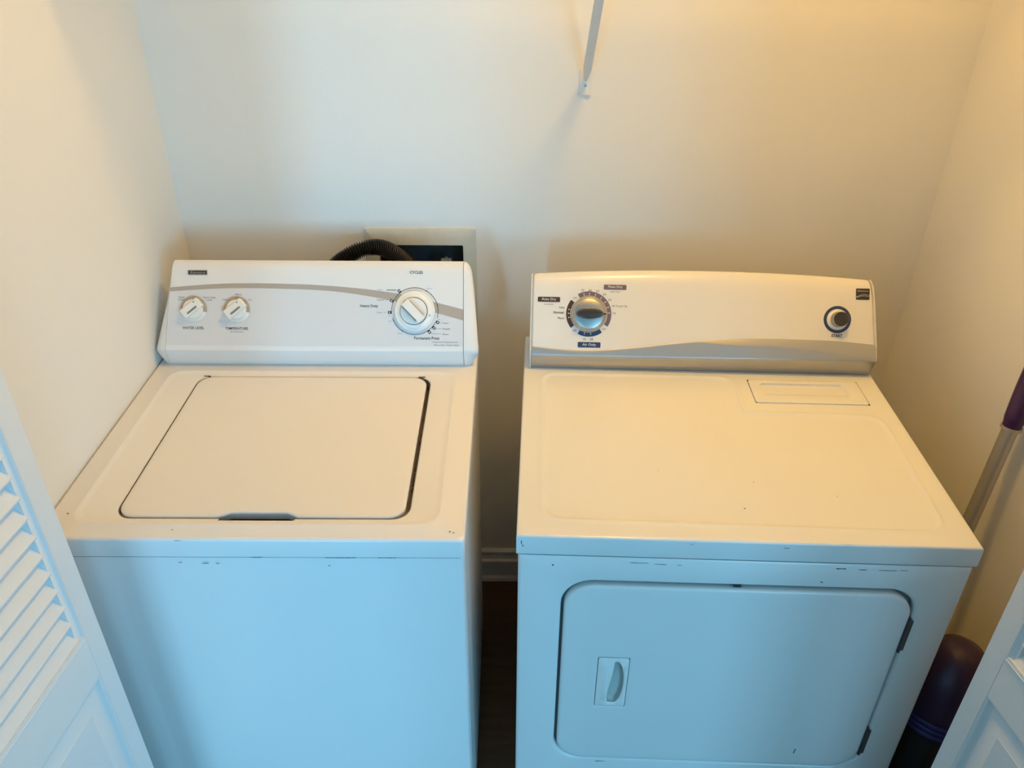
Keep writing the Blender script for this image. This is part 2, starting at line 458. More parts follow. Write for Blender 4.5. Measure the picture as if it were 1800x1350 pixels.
def chips(name, parent, items, X):
    """small dark paint chips: (a, b, length, height) laid on a plane given by X"""
    bm = bmesh.new()
    for a, c, l, h in items:
        n = max(5, int(l/.0015)); 
        xs = [a-l/2+l*i/n for i in range(n+1)]
        top = [(x, c+h*random.uniform(.1, .6)*(0.3 if i in (0, n) else 1)) for i, x in enumerate(xs)]
        bot = [(x, c-h*random.uniform(.1, .6)*(0.3 if i in (0, n) else 1)) for i, x in reversed(list(enumerate(xs)))]
        slab(bm, top+bot, 0.00015, .0004)
    o = finish(bm, name, M['chip'], parent, X, smooth=False); o['kind'] = 'stuff'; return o

# ================================================================== WASHER
WO = (-.343, .32)
washer = root('washing_machine', (WO[0], WO[1], 0), 0.0, 'white top-loading washing machine with closed lid and three dials', 'washing machine')
TW = Matrix.Translation((-WO[0], -WO[1], 0))
WL = -.6835
# cabinet
b = bmesh.new(); rloft(b, [(WL+.003, -.002, .002, .640, .008, z) for z in (.022, .8718)], cap0=True)
cab = finish(b, 'cabinet', M['enamel_w'], washer, TW)
for x in (WL+.05, -.055):
    for y in (.05, .59):
        b = bmesh.new(); lathe(b, [(.018, 0), (.02, .004), (.02, .012), (.008, .014), (.008, .024)], 16, True, True, c=(x, y))
        finish(b, 'foot', M['black'], washer, TW)
b = bmesh.new(); rloft(b, [(WL+.006, -.005, .0048, .640, .008, z) for z in (.870, .8765)], cap0=True); finish(b, 'seam_shade', M['dark'], washer, TW)  # dark strip standing in for the shade in the deck seam
# side panel seam strip
b = bmesh.new(); box(b, -.0022, -.0012, .02, .62, .10, .86); finish(b, 'side_panel', M['enamel_w'], washer, TW)
# deck with lid opening and hand notch
NA, NB, NS = -.4045, -.2795, .014
b = bmesh.new()
g = dict(n=8, notch=(NA, NB, NS))
LX0, LX1, LY0, LY1, LR = -.5795, -.0935, .0505, .4955, .030
rloft(b, [
    (WL, .0, -.001, .652, .008, .8755), (WL-.0005, .0005, -.0015, .652, .008, .878), (WL-.0005, .0005, -.0015, .652, .009, .9085),
    (WL, .0, -.0005, .652, .009, .9115), (WL+.0015, -.0015, .0015, .651, .009, .9133), (WL+.005, -.005, .005, .648, .009, .9140),
    (-.6485, -.0385, .030, .5160, .03, .9140), (-.6455, -.0415, .033, .5130, .03, .9156), (-.6425, -.0445, .036, .510, .03, .9151), (-.6380, -.049, .040, .505, .03, .9128), (-.632, -.055, .045, .5005, .03, .9122),
    (LX0-.003, LX1+.003, LY0-.003, LY1+.003, LR+.002, .9122, -.0135), (LX0-.001, LX1+.001, LY0-.001, LY1+.001, LR, .9116, -.0145),
    (LX0, LX1, LY0, LY1, LR, .9100, -.015), (LX0, LX1, LY0, LY1, LR, .890, -.015), (LX0+.012, LX1-.014, LY0+.012, LY1-.012, LR-.01, .888, 0)],
    n=8, notch=(NA, NB, NS), cap0=False, cap1=True)
deck = finish(b, 'top_deck', M['enamel_w'], washer, TW, angle=50)
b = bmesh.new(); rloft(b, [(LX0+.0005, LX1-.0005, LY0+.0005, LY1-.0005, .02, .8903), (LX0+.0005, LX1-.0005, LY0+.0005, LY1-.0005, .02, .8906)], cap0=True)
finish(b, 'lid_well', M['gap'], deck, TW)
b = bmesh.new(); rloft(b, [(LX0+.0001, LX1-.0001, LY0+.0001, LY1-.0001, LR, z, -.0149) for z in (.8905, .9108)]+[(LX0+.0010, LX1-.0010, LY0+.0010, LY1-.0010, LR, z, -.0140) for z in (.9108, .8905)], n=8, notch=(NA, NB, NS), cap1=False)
finish(b, 'lid_gap_shade', M['gap'], deck, TW, angle=30)  # dark ring that paints the shade inside the lid gap
# rust flecks in the wide gap
b = bmesh.new()
random.seed(11)
for k in range(26):
    y = random.uniform(.13, .33); x = LX1-.0035+random.uniform(-.0018, .0018)
    r = random.uniform(.0012, .003)
    lathe(b, [(r, .8906), (r*.8, .893+random.uniform(0, .004))], 6, False, True, c=(x, y))
b.transform(TW); o = finish(b, 'rust_flecks', M['brown'], deck); o['kind'] = 'stuff'
# lid
b = bmesh.new()
a0, a1, c0, c1 = LX0+.0026, LX1-.0080, LY0+.0026, LY1-.0022
nd = .0105
rloft(b, [(a0+.003, a1-.003, c0+.003, c1-.003, LR, .899, nd-.003), (a0+.0005, a1-.0005, c0+.0005, c1-.0005, LR, .901, nd), (a0, a1, c0, c1, LR, .9100, nd), (a0+.0006, a1-.0006, c0+.0006, c1-.0006, LR, .9120, nd),
          (a0+.003, a1-.003, c0+.003, c1-.003, LR, .9133, nd), (a0+.008, a1-.008, c0+.008, c1-.008, LR-.003, .9137, nd-.003), (a0+.02, a1-.02, c0+.02, c1-.02, LR-.006, .9139, 0)],
      n=8, notch=(NA-.004, NB+.004, NS+.006), cap0=True)
lid = finish(b, 'lid', M['enamel_w'], washer, TW, angle=50)
for x in (a0+.012, a1-.012):
    b = bmesh.new(); box(b, x-.007, x+.007, LY1-.002, LY1-.0003, .905, .9135); finish(b, 'hinge', M['steel'], lid, TW)
# finger pocket in front of the lid
b = bmesh.new(); rloft(b, [(NA+.004, NB-.004, LY0-.0143, LY0+.010, .003, .893), (NA+.004, NB-.004, LY0-.0143, LY0+.010, .003, .8935)], cap0=True)
finish(b, 'finger_pocket', M['slot'], deck, TW)
XF = TW @ frame(Vector((0, -.0015, 0)), Vector((1, 0, 0)), Vector((0, 0, 1)), Vector((0, -1, 0)))
chips('paint_chips', washer, [(-.335, .8758, .020, .0012), (-.20, .8755, .05, .0011), (-.125, .8755, .03, .001), (-.455, .911, .010, .0008), (-.42, .862, .012, .0018), (-.46, .864, .006, .0014), (-.40, .862, .006, .0015), (-.22, .858, .004, .0012)], XF)
XD = TW @ frame(Vector((0, 0, .9141)), Vector((1, 0, 0)), Vector((0, 1, 0)), Vector((0, 0, 1)))
chips('paint_chips', deck, [(-.024, .018, .003, .003), (-.018, .0155, .003, .0025), (-.47, .02, .003, .0016), (-.655, .058, .003, .003)], XD)

# console
BW = Vector((0, .087, .160)).normalized(); NW = Vector((0, -BW.z, BW.y))
P0W = Vector((0, .528, .962))
def pw(bb, h=0): v = P0W+BW*bb+NW*h; return (v.y, v.z)
prof = [(.5415, .914), (.537, .922), (.5285, .948), (.5262, .957), pw(0), pw(.004), pw(.06), pw(.12), pw(.160), pw(.172, -.0012), pw(.180, -.005), pw(.1845, -.011), pw(.1845, -.02), (.640, 1.098), (.646, 1.06), (.650, .914)]
xl = [-.6705, -.672, -.677, -.6775, -.6775, -.677, -.665, -.650, -.6435, -.642, -.641, -.640, -.640, -.645, -.650, -.665]
sl = [-.6585, -.6580, -.6565, -.6555, -.6553, -.6548, -.6490, -.6425, -.6380, -.637, -.636, -.6355, -.6355, -.637, -.642, -.655]
sr = [-.0271]*16
xr = [-.0100, -.008, .0035, .0045, .005, .0045, .001, -.003, -.0065, -.008, -.0085, -.009, -.009, -.008, -.005, -.003]
bm = console_piece(prof, [x+.0007 for x in sl], [x-.0006 for x in sr], [i/20 for i in range(21)])
con = finish(bm, 'control_console', M['plastic_w'], washer, TW, angle=28)
for (xa, xb, l, r) in ((xl, sl, .16, 0), (sr, xr, 0, .16)):
    Lx = .026
    bm = console_piece([(y-.0003, z) for y, z in prof], [x+(.0 if l else .0004) for x in xa], [x-(.0004 if l else 0) for x in xb], end_stations(2, Lx, .022, bool(l), bool(r)), l, r, round_w=.022)
    finish(bm, 'end_cap', M['plastic_w'], con, TW, angle=40)
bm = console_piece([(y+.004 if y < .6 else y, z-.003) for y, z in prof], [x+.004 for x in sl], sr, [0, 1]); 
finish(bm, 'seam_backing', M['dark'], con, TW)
FW = TW @ frame(P0W, Vector((1, 0, 0)), BW, NW)
# printed grey field and taupe swoosh
SX = [-.6466, -.5304, -.4111, -.2919, -.1726, -.0771, -.0277]
ST = [.1260, .1346, .1352, .1300, .1168, .0955, .0831]
SB = [.1177, .1247, .1246, .1189, .0997, .0737, .0600]
def strip(xs, lo, hi, h, name, m, parent, F, n=90, h0=0.0001, clampl=True):
    bm = bmesh.new(); V = []
    for i in range(n+1):
        x = xs[0]+(xs[-1]-xs[0])*i/n
        cl = lambda bb: max(x, -.6545+.0185*bb/.18) if clampl else x
        V.append([bm.verts.new((cl(lo(x)), lo(x), h0)), bm.verts.new((cl(lo(x)), lo(x), h)), bm.verts.new((cl(hi(x)), hi(x), h)), bm.verts.new((cl(hi(x)), hi(x), h0))])
    for p, q in zip(V, V[1:]):
        for k in range(4): bm.faces.new((p[k], q[k], q[(k+1) % 4], p[(k+1) % 4]))
    bm.faces.new(V[0]); bm.faces.new(list(reversed(V[-1])))
    return finish(bm, name, m, parent, F, smooth=False)
strip([-.6540, -.0277], lambda x: .0055, lambda x: interp(SX, SB, x) if x > -.6466 else .1177, .00025, 'grey_field', M['print_grey'], con, FW)
strip(SX, lambda x: interp(SX, SB, x), lambda x: interp(SX, ST, x), .00035, 'swoosh', M['stripe'], con, FW)
# brand plate
b = bmesh.new(); slab(b, rrect(-.6030, -.5635, .1530, .1620, .001, 2), .0002, .0012); plate = finish(b, 'brand_plate', M['ink'], con, FW, smooth=False)
b = bmesh.new()
for q in ((-.6035, -.6025, .1525, .1625), (-.564, -.563, .1525, .1625), (-.6035, -.563, .1525, .1535), (-.6035, -.563, .1615, .1625)): box(b, q[0], q[1], q[2], q[3], .0002, .0015)
finish(b, 'plate_border', M['chrome'], con, FW, smooth=False)
text('Kenmore', -.5833, .1575, .031, .0052, FW, M['chrome'], con, .0014, shear=.3)
def c2(x, y): return (-.5927+(x-290)*.000172, .0813-(y-572)*.000172)
def c3(x, y): return (-.129+(x-969)*.0001587, .079-(y-583)*.0001587)
for s, x, y, ww, hh, ink, bo in (('WATER LEVEL', 278, 802, 265, 33, 'ink', .012), ('TEMPERATURE', 808, 806, 278, 33, 'ink', .012), ('All Cold Rinses', 805, 847, 155, 15, 'ink2', 0),
        ('Small', 138, 428, 68, 20, 'ink2', 0), ('Load', 132, 460, 58, 18, 'ink2', 0), ('Extra Large', 483, 432, 148, 23, 'ink2', 0), ('Load', 480, 460, 62, 18, 'ink2', 0),
        ('Warm', 833, 392, 78, 18, 'ink2', 0), ('Cold', 670, 455, 60, 18, 'ink2', 0), ('Hot', 978, 457, 46, 18, 'ink2', 0)):
    text(s, *c2(x, y), ww*.000172, hh*.000172, FW, M[ink], con, bold=bo*.35)
for s, x, y, ww, hh, ink in (('CYCLES', 990, 72, 170, 37, 'ink'), ('Heavy Duty', 365, 520, 238, 46, 'ink'), ('Permanent Press', 1127, 938, 335, 40, 'ink'),
        ('Using Cool Temperature for', 1372, 992, 345, 25, 'ink2'), ('Pull to Start - Push to Stop', 1385, 1032, 330, 25, 'ink2'),
        ('Short', 515, 301, 66, 16, 'ink2'), ('Regular', 520, 437, 100, 22, 'ink2'), ('Super', 506, 604, 76, 22, 'ink2'),
        ('Super', 1380, 740, 80, 24, 'ink2'), ('Regular', 1390, 817, 105, 24, 'ink2'), ('Short', 1378, 886, 80, 20, 'ink2'),
        ('Rinse', 1160, 284, 58, 14, 'ink2'), ('Spin', 638, 718, 44, 15, 'ink2'), ('Rinse', 770, 876, 60, 14, 'ink2'), ('Off', 632, 648, 30, 12, 'ink2'), ('Off', 1288, 694, 30, 12, 'ink2')):
    text(s, *c3(x, y), ww*.0001587, hh*.0001587, FW, M[ink], con, bold=.012 if ink == 'ink' else 0)
# small dials
def small_dial(cx, cy, name, marks):
    t = None
    b = bmesh.new(); lathe(b, [(.0262, .0003), (.0268, .0016), (.0255, .0026), (.0200, .0030)], 48, True, True, c=(cx, cy)); 
    skirt = finish(b, name, M['knob'], washer, FW)
    b = bmesh.new(); ringseg(b, cx, cy, .0185, .0274, -14, 192, .0004, .0036, 40); finish(b, 'grey_arc', M['stripe'], skirt, FW, smooth=False)
    for mx, my in marks:
        b = bmesh.new(); lathe(b, [(.0023, .003), (.0023, .0039)], 16, True, True, c=(cx+mx, cy+my)); finish(b, 'dial_mark', M['ink'], skirt, FW)
        b = bmesh.new(); lathe(b, [(.0014, .0035), (.0014, .0042)], 12, True, True, c=(cx+mx, cy+my)); finish(b, 'dial_mark', M['whiteprint'], skirt, FW)
    # grip: round cap with a raised straight bar
    b = bmesh.new()
    lathe(b, [(.0205, .003), (.0208, .0075), (.0195, .010), (.017, .0108)], 48, True, True, c=(cx, cy))
    finish(b, 'knob_cap', M['knob'], skirt, FW)
    R = Matrix.Translation((cx, cy, 0)) @ Matrix.Rotation(math.radians(39), 4, 'Z')
    b = bmesh.new(); rloft(b, [(-.0225, .0225, -.0095, .0125, .003, .004), (-.0225, .0225, -.0095, .0125, .003, .015), (-.021, .021, -.008, .011, .0025, .0172)], n=4, cap0=True)
    finish(b, 'grip_bar', M['knob'], skirt, FW @ R)
    b = bmesh.new(); rloft(b, [(-.0125, .0125, -.0052, -.0012, .0018, .0165), (-.0125, .0125, -.0052, -.0012, .0018, .0177)], n=4, cap0=True)
    finish(b, 'grip_insert_and_shade', M['slot'], skirt, FW @ R)
    b = bmesh.new(); lathe(b, [(.0016, .017), (.0016, .0177)], 12, True, True, c=(cx+.0055, cy+.0145)); finish(b, 'pointer_dot', M['slot'], skirt, FW)
small_dial(-.5927, .0813, 'water_level_dial', [(-.0163, .0167), (.0017, .0227), (.0175, .0163)])
small_dial(-.5024, .0808, 'temperature_dial', [(-.0155, .0167), (.0022, .0229), (.0184, .016)])
# cycle dial
CX, CY = -.129, .079
b = bmesh.new()
ringseg(b, CX, CY, .0485, .0495, -16, 187, .0004, .0008, 70); ringseg(b, CX, CY, .0485, .0495, 197, 330, .0004, .0008, 50)
finish(b, 'dial_circle', M['ink'], con, FW, smooth=False)
for a in (60, 15, 204, 238):
    b = bmesh.new(); aa = math.radians(a); lathe(b, [(.0013, .0003), (.0013, .0009)], 6, True, True, c=(CX+.049*math.cos(aa), CY+.049*math.sin(aa)))
    finish(b, 'dial_dot', M['ink'], con, FW, smooth=False)
for (x0, y0, x1, y1) in ((595, 303, 725, 310), (1250, 815, 1320, 815), (1190, 882, 1320, 882), (592, 438, 615, 438), (560, 604, 585, 604), (1305, 735, 1325, 735)):
    p, q = c3(x0, y0), c3(x1, y1); b = bmesh.new(); box(b, p[0], q[0], min(p[1], q[1]), max(p[1], q[1])+.0004, .0003, .0007)
    finish(b, 'leader_line', M['ink2'], con, FW, smooth=False)
for a in (128, 156, 183, -26, -41, -55):
    R = Matrix.Translation((CX, CY, 0)) @ Matrix.Rotation(math.radians(a), 4, 'Z')
    b = bmesh.new(); box(b, .0492, .0565, -.0028, .0028, .0003, .0010); mk = finish(b, 'cycle_mark', M['ink'], con, FW @ R, smooth=False)
    b = bmesh.new(); box(b, .0518, .0545, -.0013, .0013, .0009, .0013); finish(b, 'cycle_mark', M['print_grey'], con, FW @ R, smooth=False)
b = bmesh.new(); lathe(b, [(.0400, .0005), (.0428, .003), (.0425, .0065), (.0400, .0085), (.0375, .0080), (.0365, .0088), (.030, .0105), (.0292, .0105)], 72, True, True, c=(CX, CY))
cd = finish(b, 'cycle_dial', M['knob'], washer, FW)
b = bmesh.new(); lathe(b, [(.0289, .0100), (.0289, .0110)], 64, True, True, c=(CX-.001, CY)); finish(b, 'dial_groove', M['ink'], cd, FW)
b = bmesh.new(); lathe(b, [(.0276, .0100), (.0276, .0150), (.0262, .0165)], 64, True, True, c=(CX-.001, CY)); finish(b, 'pull_knob', M['knob'], cd, FW)
R = Matrix.Translation((CX-.001, CY, 0)) @ Matrix.Rotation(math.radians(-46), 4, 'Z')
b = bmesh.new(); rloft(b, [(-.0268, .0268, -.0105, .0105, .003, .0160), (-.0262, .0262, -.0095, .0095, .003, .025), (-.0245, .0245, -.008, .008, .003, .0268)], n=4, cap0=True)
finish(b, 'grip_bar', M['knob'], cd, FW @ R)
b = bmesh.new(); box(b, -.0225, .0195, -.0116, -.0088, .0160, .0268, .0005, 1); finish(b, 'grip_insert_and_shade', M['slot'], cd, FW @ R)  # shading along the grip side, painted as a grey strip
b = bmesh.new(); box(b, -.0215, .0205, .0092, .0110, .0160, .0262, .0005, 1); finish(b, 'grip_insert_and_shade', M['stripe'], cd, FW @ R)  # shading on the opposite grip side, painted taupe
b = bmesh.new(); lathe(b, [(.0018, .009), (.0018, .0112)], 12, True, True, c=(CX+.0325, CY-.009)); finish(b, 'pointer_dot', M['stripe'], cd, FW)

# ================================================================== DRYER
DXY, DA = (.083, .0105), -.0351
DO = (.3685, .34)
cs, sn = math.cos(DA), math.sin(DA)
dryer = root('clothes_dryer', (DXY[0]+cs*DO[0]-sn*DO[1], DXY[1]+sn*DO[0]+cs*DO[1], 0), DA, 'white front-loading clothes dryer with silver-trimmed console and square door', 'dryer')
TD = Matrix.Translation((-DO[0], -DO[1], 0))
DW = .737
ZD = .8716
# cabinet body (open front) and front panel with door opening
b = bmesh.new()
rloft(b, [(.004, DW-.004, .018, .665, .008, z) for z in (.022, ZD)], cap0=True)
finish(b, 'cabinet', M['enamel_d'], dryer, TD)
for x in (.06, DW-.06):
    for y in (.06, .62):
        b = bmesh.new(); lathe(b, [(.018, 0), (.02, .004), (.02, .012), (.008, .014), (.008, .024)], 16, True, True, c=(x, y))
        finish(b, 'foot', M['black'], dryer, TD)
b = bmesh.new(); rloft(b, [(.006, DW-.006, .0045, .60, .006, z) for z in (.8685, .8755)], cap0=True); finish(b, 'seam_shade', M['steel'], dryer, TD)  # darker strip painting the seam shade under the dryer deck
# front panel: u=x, v=z, w towards the viewer
FD = TD @ frame(Vector((0, 0, 0)), Vector((1, 0, 0)), Vector((0, 0, 1)), Vector((0, -1, 0)))
DX0, DX1, DZ0, DZ1, DR = .0765, .6665, .3335, .8165, .055
b = bmesh.new()
rloft(b, [(.003, DW-.003, .022, ZD, .006, -.0175), (.003, DW-.003, .022, ZD, .006, -.004), (.005, DW-.005, .023, ZD, .006, -.0015), (.009, DW-.009, .027, ZD-.002, .006, 0),
          (DX0-.006, DX1+.006, DZ0-.006, DZ1+.006, DR+.004, 0), (DX0-.003, DX1+.003, DZ0-.003, DZ1+.003, DR+.002, -.001), (DX0, DX1, DZ0, DZ1, DR, -.004), (DX0, DX1, DZ0, DZ1, DR, -.0165)], n=10, cap0=False, cap1=False)
fp = finish(b, 'front_panel', M['enamel_d'], dryer, FD, angle=50)
b = bmesh.new(); rloft(b, [(DX0-.02, DX1+.02, DZ0-.02, DZ1+.02, DR, -.0168), (DX0-.02, DX1+.02, DZ0-.02, DZ1+.02, DR, -.016)], cap0=True)
finish(b, 'door_recess', M['slot'], fp, FD)
# door
e0, e1, f0, f1 = DX0+.0055, DX1-.0055, DZ0+.0045, DZ1-.0075
HX0, HX1, HZ0, HZ1 = .1475, .2045, .4985, .6335
b = bmesh.new()
rloft(b, [(e0+.002, e1-.002, f0+.002, f1-.002, DR-.004, -.0155), (e0, e1, f0, f1, DR-.004, -.012), (e0, e1, f0, f1, DR-.004, -.001), (e0+.001, e1-.001, f0+.001, f1-.001, DR-.004, .0012), (e0+.003, e1-.003, f0+.003, f1-.003, DR-.005, .0025), (e0+.007, e1-.007, f0+.007, f1-.007, DR-.007, .003), (e0+.02, e1-.02, f0+.02, f1-.02, DR-.015, .0030), (e0+.024, e1-.024, f0+.024, f1-.024, DR-.018, .0030),
          (HX0-.006, HX1+.006, HZ0-.006, HZ1+.006, .006, .0030),          (HX0-.002, HX1+.002, HZ0-.002, HZ1+.002, .004, .0030), (HX0, HX1, HZ0, HZ1, .003, .0022), (HX0+.0005, HX1-.0005, HZ0+.0005, HZ1-.0005, .003, -.010)], n=10, cap0=True, cap1=True)
dd = finish(b, 'door', M['enamel_d'], dryer, FD, angle=50)
# handle: plate with crescent pocket
hc = ((HX0+HX1)/2, (HZ0+HZ1)/2)
def crescent(k, grow=0.0):
    pts = []
    n = 14; cx, cy = hc[0]+.001, hc[1]; hh = .0560+grow; 
    for i in range(n+1):   # right bulging side, bottom to top
        t = -1+2*i/n; pts.append((cx+.0035+(.0165+grow)*math.sqrt(max(0, 1-t*t*.94)), cy+hh*t))
    for i in range(n+1):   # left side: grip lip, gentle S
        t = 1-2*i/n; pts.append((cx-.0050-grow+.004*math.sin(t*1.9)+.0015, cy+hh*t*.985))
    return pts
b = bmesh.new()
outer = rrect(HX0+.0012, HX1-.0012, HZ0+.0012, HZ1-.0012, .0025, 7)     # 32 points
cr = crescent(0)
def resample(pts, n, start_angle, c):
    """n points on a closed outline, one per angle about c"""
    out = []
    for i in range(n):
        a = start_angle+2*PI*i/n; d = Vector((math.cos(a), math.sin(a))); best = None
        for p, q in zip(pts, pts[1:]+pts[:1]):
            p = Vector(p)-Vector(c); q = Vector(q)-Vector(c); e = q-p
            den = d.x*e.y-d.y*e.x
            if abs(den) < 1e-12: continue
            t = (p.x*e.y-p.y*e.x)/den; s = (p.x*d.y-p.y*d.x)/den
            if t > 0 and -1e-6 <= s <= 1+1e-6 and (best is None or t > best): best = t
        out.append((c[0]+d.x*(best or .001), c[1]+d.y*(best or .001)))
    return out
cc = (hc[0]+.006, hc[1]); N = 96
O = resample(outer, N, 0, cc); I = resample(cr, N, 0, cc)
O2 = resample(rrect(HX0+.003, HX1-.003, HZ0+.003, HZ1-.003, .003, 7), N, 0, cc); 
mid = [(i[0]*1.0+(i[0]-cc[0])*.10, i[1]+(i[1]-cc[1])*.03) for i in I]
inn = [(cc[0]+(i[0]-cc[0])*.80, cc[1]+(i[1]-cc[1])*.9) for i in I]
loft(b, [lift(O, -.008), lift(O, .0028), lift(O2, .0036), lift(mid, .0036), lift(I, .0020)], False, False)
hd = finish(b, 'door_handle', M['knob'], dd, FD, angle=50)
b = bmesh.new(); loft(b, [lift(I, .0020), lift(I, -.002), lift(inn, -.0072)], False, True); finish(b, 'handle_pocket', M['pocket'], dd, FD, angle=50)
b = bmesh.new()
loft(b, [[(x, z, .0036) for x, z in [(hc[0]-.018, hc[1]-.050), (hc[0]-.018, hc[1]+.050)]] + [(hc[0]-.0065, hc[1]+.050, .0036), (hc[0]-.0095, hc[1]-.050, .0036)],
         [(hc[0]-.015, hc[1]-.044, .0052), (hc[0]-.015, hc[1]+.044, .0052), (hc[0]-.0075, hc[1]+.044, .0056), (hc[0]-.0105, hc[1]-.044, .0056)]], True, True)
finish(b, 'grip_lip', M['knob'], dd, FD)
# hinges
for z0, z1 in ((.6705, .752), (.3775, .456)):
    b = bmesh.new(); box(b, .6585, .6660, z0, z1, -.012, .0015, .001, 1); box(b, .6640, .6710, z0+.004, z1-.004, .0003, .0022, .0006, 1)
    tube(b, [(.6635, z0, .0018), (.6635, z1, .0018)], .0024, 10)
    finish(b, 'hinge', M['steel'], dd, FD)
b = bmesh.new(); box(b, .361, .373, .8105, .8165, -.012, -.003); finish(b, 'door_catch', M['dark'], fp, FD)
chips('paint_chips', fp, [(.06, .852, .003, .004), (.20, .862, .03, .0012), (.235, .860, .02, .0012), (.265, .8595, .008, .001), (.525, .862, .016, .0024), (.56, .861, .014, .0014), (.60, .861, .03, .0012), (.625, .862, .014, .001), (.50, .831, .003, .003), (.17, .3245, .02, .0016), (.085, .64, .002, .004), (.575, .60, .0015, .002)], FD)
b = bmesh.new(); slab(b, [(.538, .376), (.5405, .376), (.5415, .390), (.539, .390)], .0031, .0034); o = finish(b, 'scuff_mark', M['slot'], dd, FD, smooth=False)
# ---- top deck: height field with soft pressed panel and lint lid opening
LX = (.4680, .6960); LY = (.4055, .4945)
def sd_poly(px, py):
    """signed distance to the pressed L-shaped panel (negative inside)"""
    poly = [(.0425, .044), (.6930, .036), (.7000, .3660), (.4380, .3670), (.4380, .5010), (.0415, .5030)]
    r = .022; d = 1e9; inside = False; n = len(poly)
    for i in range(n):
        x0, y0 = poly[i]; x1, y1 = poly[(i+1) % n]
        ex, ey = x1-x0, y1-y0; t = max(0, min(1, ((px-x0)*ex+(py-y0)*ey)/(ex*ex+ey*ey)))
        d = min(d, math.hypot(px-x0-t*ex, py-y0-t*ey))
        if (y0 > py) != (y1 > py) and px < (x1-x0)*(py-y0)/(y1-y0)+x0: inside = not inside
    return -d if inside else d
def sd(px, py):
    # rounded corners by smoothing: sample min around
    d = sd_poly(px, py)
    # soften convex corners
    for cx, cy, qx, qy in ((.0425, .044, 1, 1), (.6930, .036, -1, 1), (.7000, .3660, -1, -1), (.0415, .5030, 1, -1), (.4380, .5010, -1, -1)):
        R = .032; ox, oy = cx+qx*R, cy+qy*R
        if (px-ox)*qx < 0 and (py-oy)*qy < 0 and abs(px-cx) < R*1.6 and abs(py-cy) < R*1.6:
            d = max(d, math.hypot(px-ox, py-oy)-R)
    return d
def hz(px, py):
    d = sd(px, py); z = 0
    # small raised bead, then pressed slightly down
    z += .0015*math.exp(-((d-.002)/.0036)**2)
    t = max(0, min(1, (.002-d)/.008)); z -= .0022*(t*t*(3-2*t))
    return z
gx = sorted(set([round(.010+i*.0036, 5) for i in range(200) if .010+i*.0036 < DW-.010] + [LX[0], LX[1], DW-.010]))
gy = sorted(set([round(.010+i*.0036, 5) for i in range(190) if .010+i*.0036 < .655] + [LY[0], LY[1], .655]))
gx = [x for i, x in enumerate(gx) if x in (LX[0], LX[1]) or all(abs(x-l) > .0012 for l in LX)]
gy = [y for i, y in enumerate(gy) if y in (LY[0], LY[1]) or all(abs(y-l) > .0012 for l in LY)]
b = bmesh.new()
ZT = .914
V = [[b.verts.new((x, y, ZT+hz(x, y))) for y in gy] for x in gx]
for i in range(len(gx)-1):
    for j in range(len(gy)-1):
        if LX[0]-1e-6 < gx[i] and gx[i+1] < LX[1]+1e-6 and LY[0]-1e-6 < gy[j] and gy[j+1] < LY[1]+1e-6: continue
        b.faces.new((V[i][j], V[i+1][j], V[i+1][j+1], V[i][j+1]))
# rim: outline of the grid, then rounded edge and skirt
nx, ny = len(gx), len(gy)
rim = [V[i][0] for i in range(nx)]+[V[nx-1][j] for j in range(1, ny)]+[V[i][ny-1] for i in range(nx-2, -1, -1)]+[V[0][j] for j in range(ny-2, 0, -1)]
def pushed(v, e, z):
    x, y = v.co.x, v.co.y
    x = x+(e if x > DW-.0101 else (-e if x < .0101 else 0)); y = y+(-e if y < .0101 else (e if y > .6549 else 0))
    return b.verts.new((x, y, z))
prev = rim
for e, z in ((.006, ZT), (.0085, ZT-.0006), (.0098, ZT-.002), (.0102, ZT-.0045), (.0102, .877), (.0095, .8745), (.006, .8745)):
    cur = [pushed(v, e, z) for v in rim]
    n = len(rim)
    for i in range(n): b.faces.new((prev[i], prev[(i+1) % n], cur[(i+1) % n], cur[i]))
    prev = cur
dk = finish(b, 'top_deck', M['enamel_d'], dryer, TD, angle=60)
b = bmesh.new(); rloft(b, [(LX[0]-.001, LX[1]+.001, LY[0]-.001, LY[1]+.001, .001, z) for z in (.900, .9105)], n=2, cap0=True); finish(b, 'lint_well', M['gap'], dk, TD)
# lint screen lid
b = bmesh.new()
l0, l1, m0, m1 = LX[0]+.0013, LX[1]-.0013, LY[0]+.0013, LY[1]-.0013
SXA, SXB, SYA, SYB = .4915, .6640, .4355, .4800
rloft(b, [(l0, l1, m0, m1, .006, .911), (l0, l1, m0, m1, .006, .9150), (l0+.001, l1-.001, m0+.001, m1-.001, .006, .9160), (l0+.003, l1-.003, m0+.003, m1-.003, .006, .9163),
          (SXA-.002, SXB+.002, SYA-.003, SYB+.001, .008, .9163), (SXA, SXB, SYA, SYB, .007, .9157), (SXA+.004, SXB-.004, SYA+.016, SYB-.001, .006, .9075), (SXA+.006, SXB-.006, SYA+.030, SYB-.002, .004, .9055)], n=5, cap0=True)
finish(b, 'lint_lid', M['enamel_d'], dryer, TD, angle=50)
XD = TD @ frame(Vector((0, 0, .9120)), Vector((1, 0, 0)), Vector((0, 1, 0)), Vector((0, 0, 1)))
chips('paint_chips', dk, [(.3795, .0830, .003, .003), (.247, .180, .0015, .0015), (.41, .155, .001, .004), (.545, .122, .001, .003)], XD)
XF = TD @ frame(Vector((0, -.0002, 0)), Vector((1, 0, 0)), Vector((0, 0, 1)), Vector((0, -1, 0)))
chips('paint_chips', dk, [(.008, .900, .0015, .010), (.0105, .893, .0015, .006), (.43, .9035, .010, .001), (.28, .9055, .006, .0008)], XF)

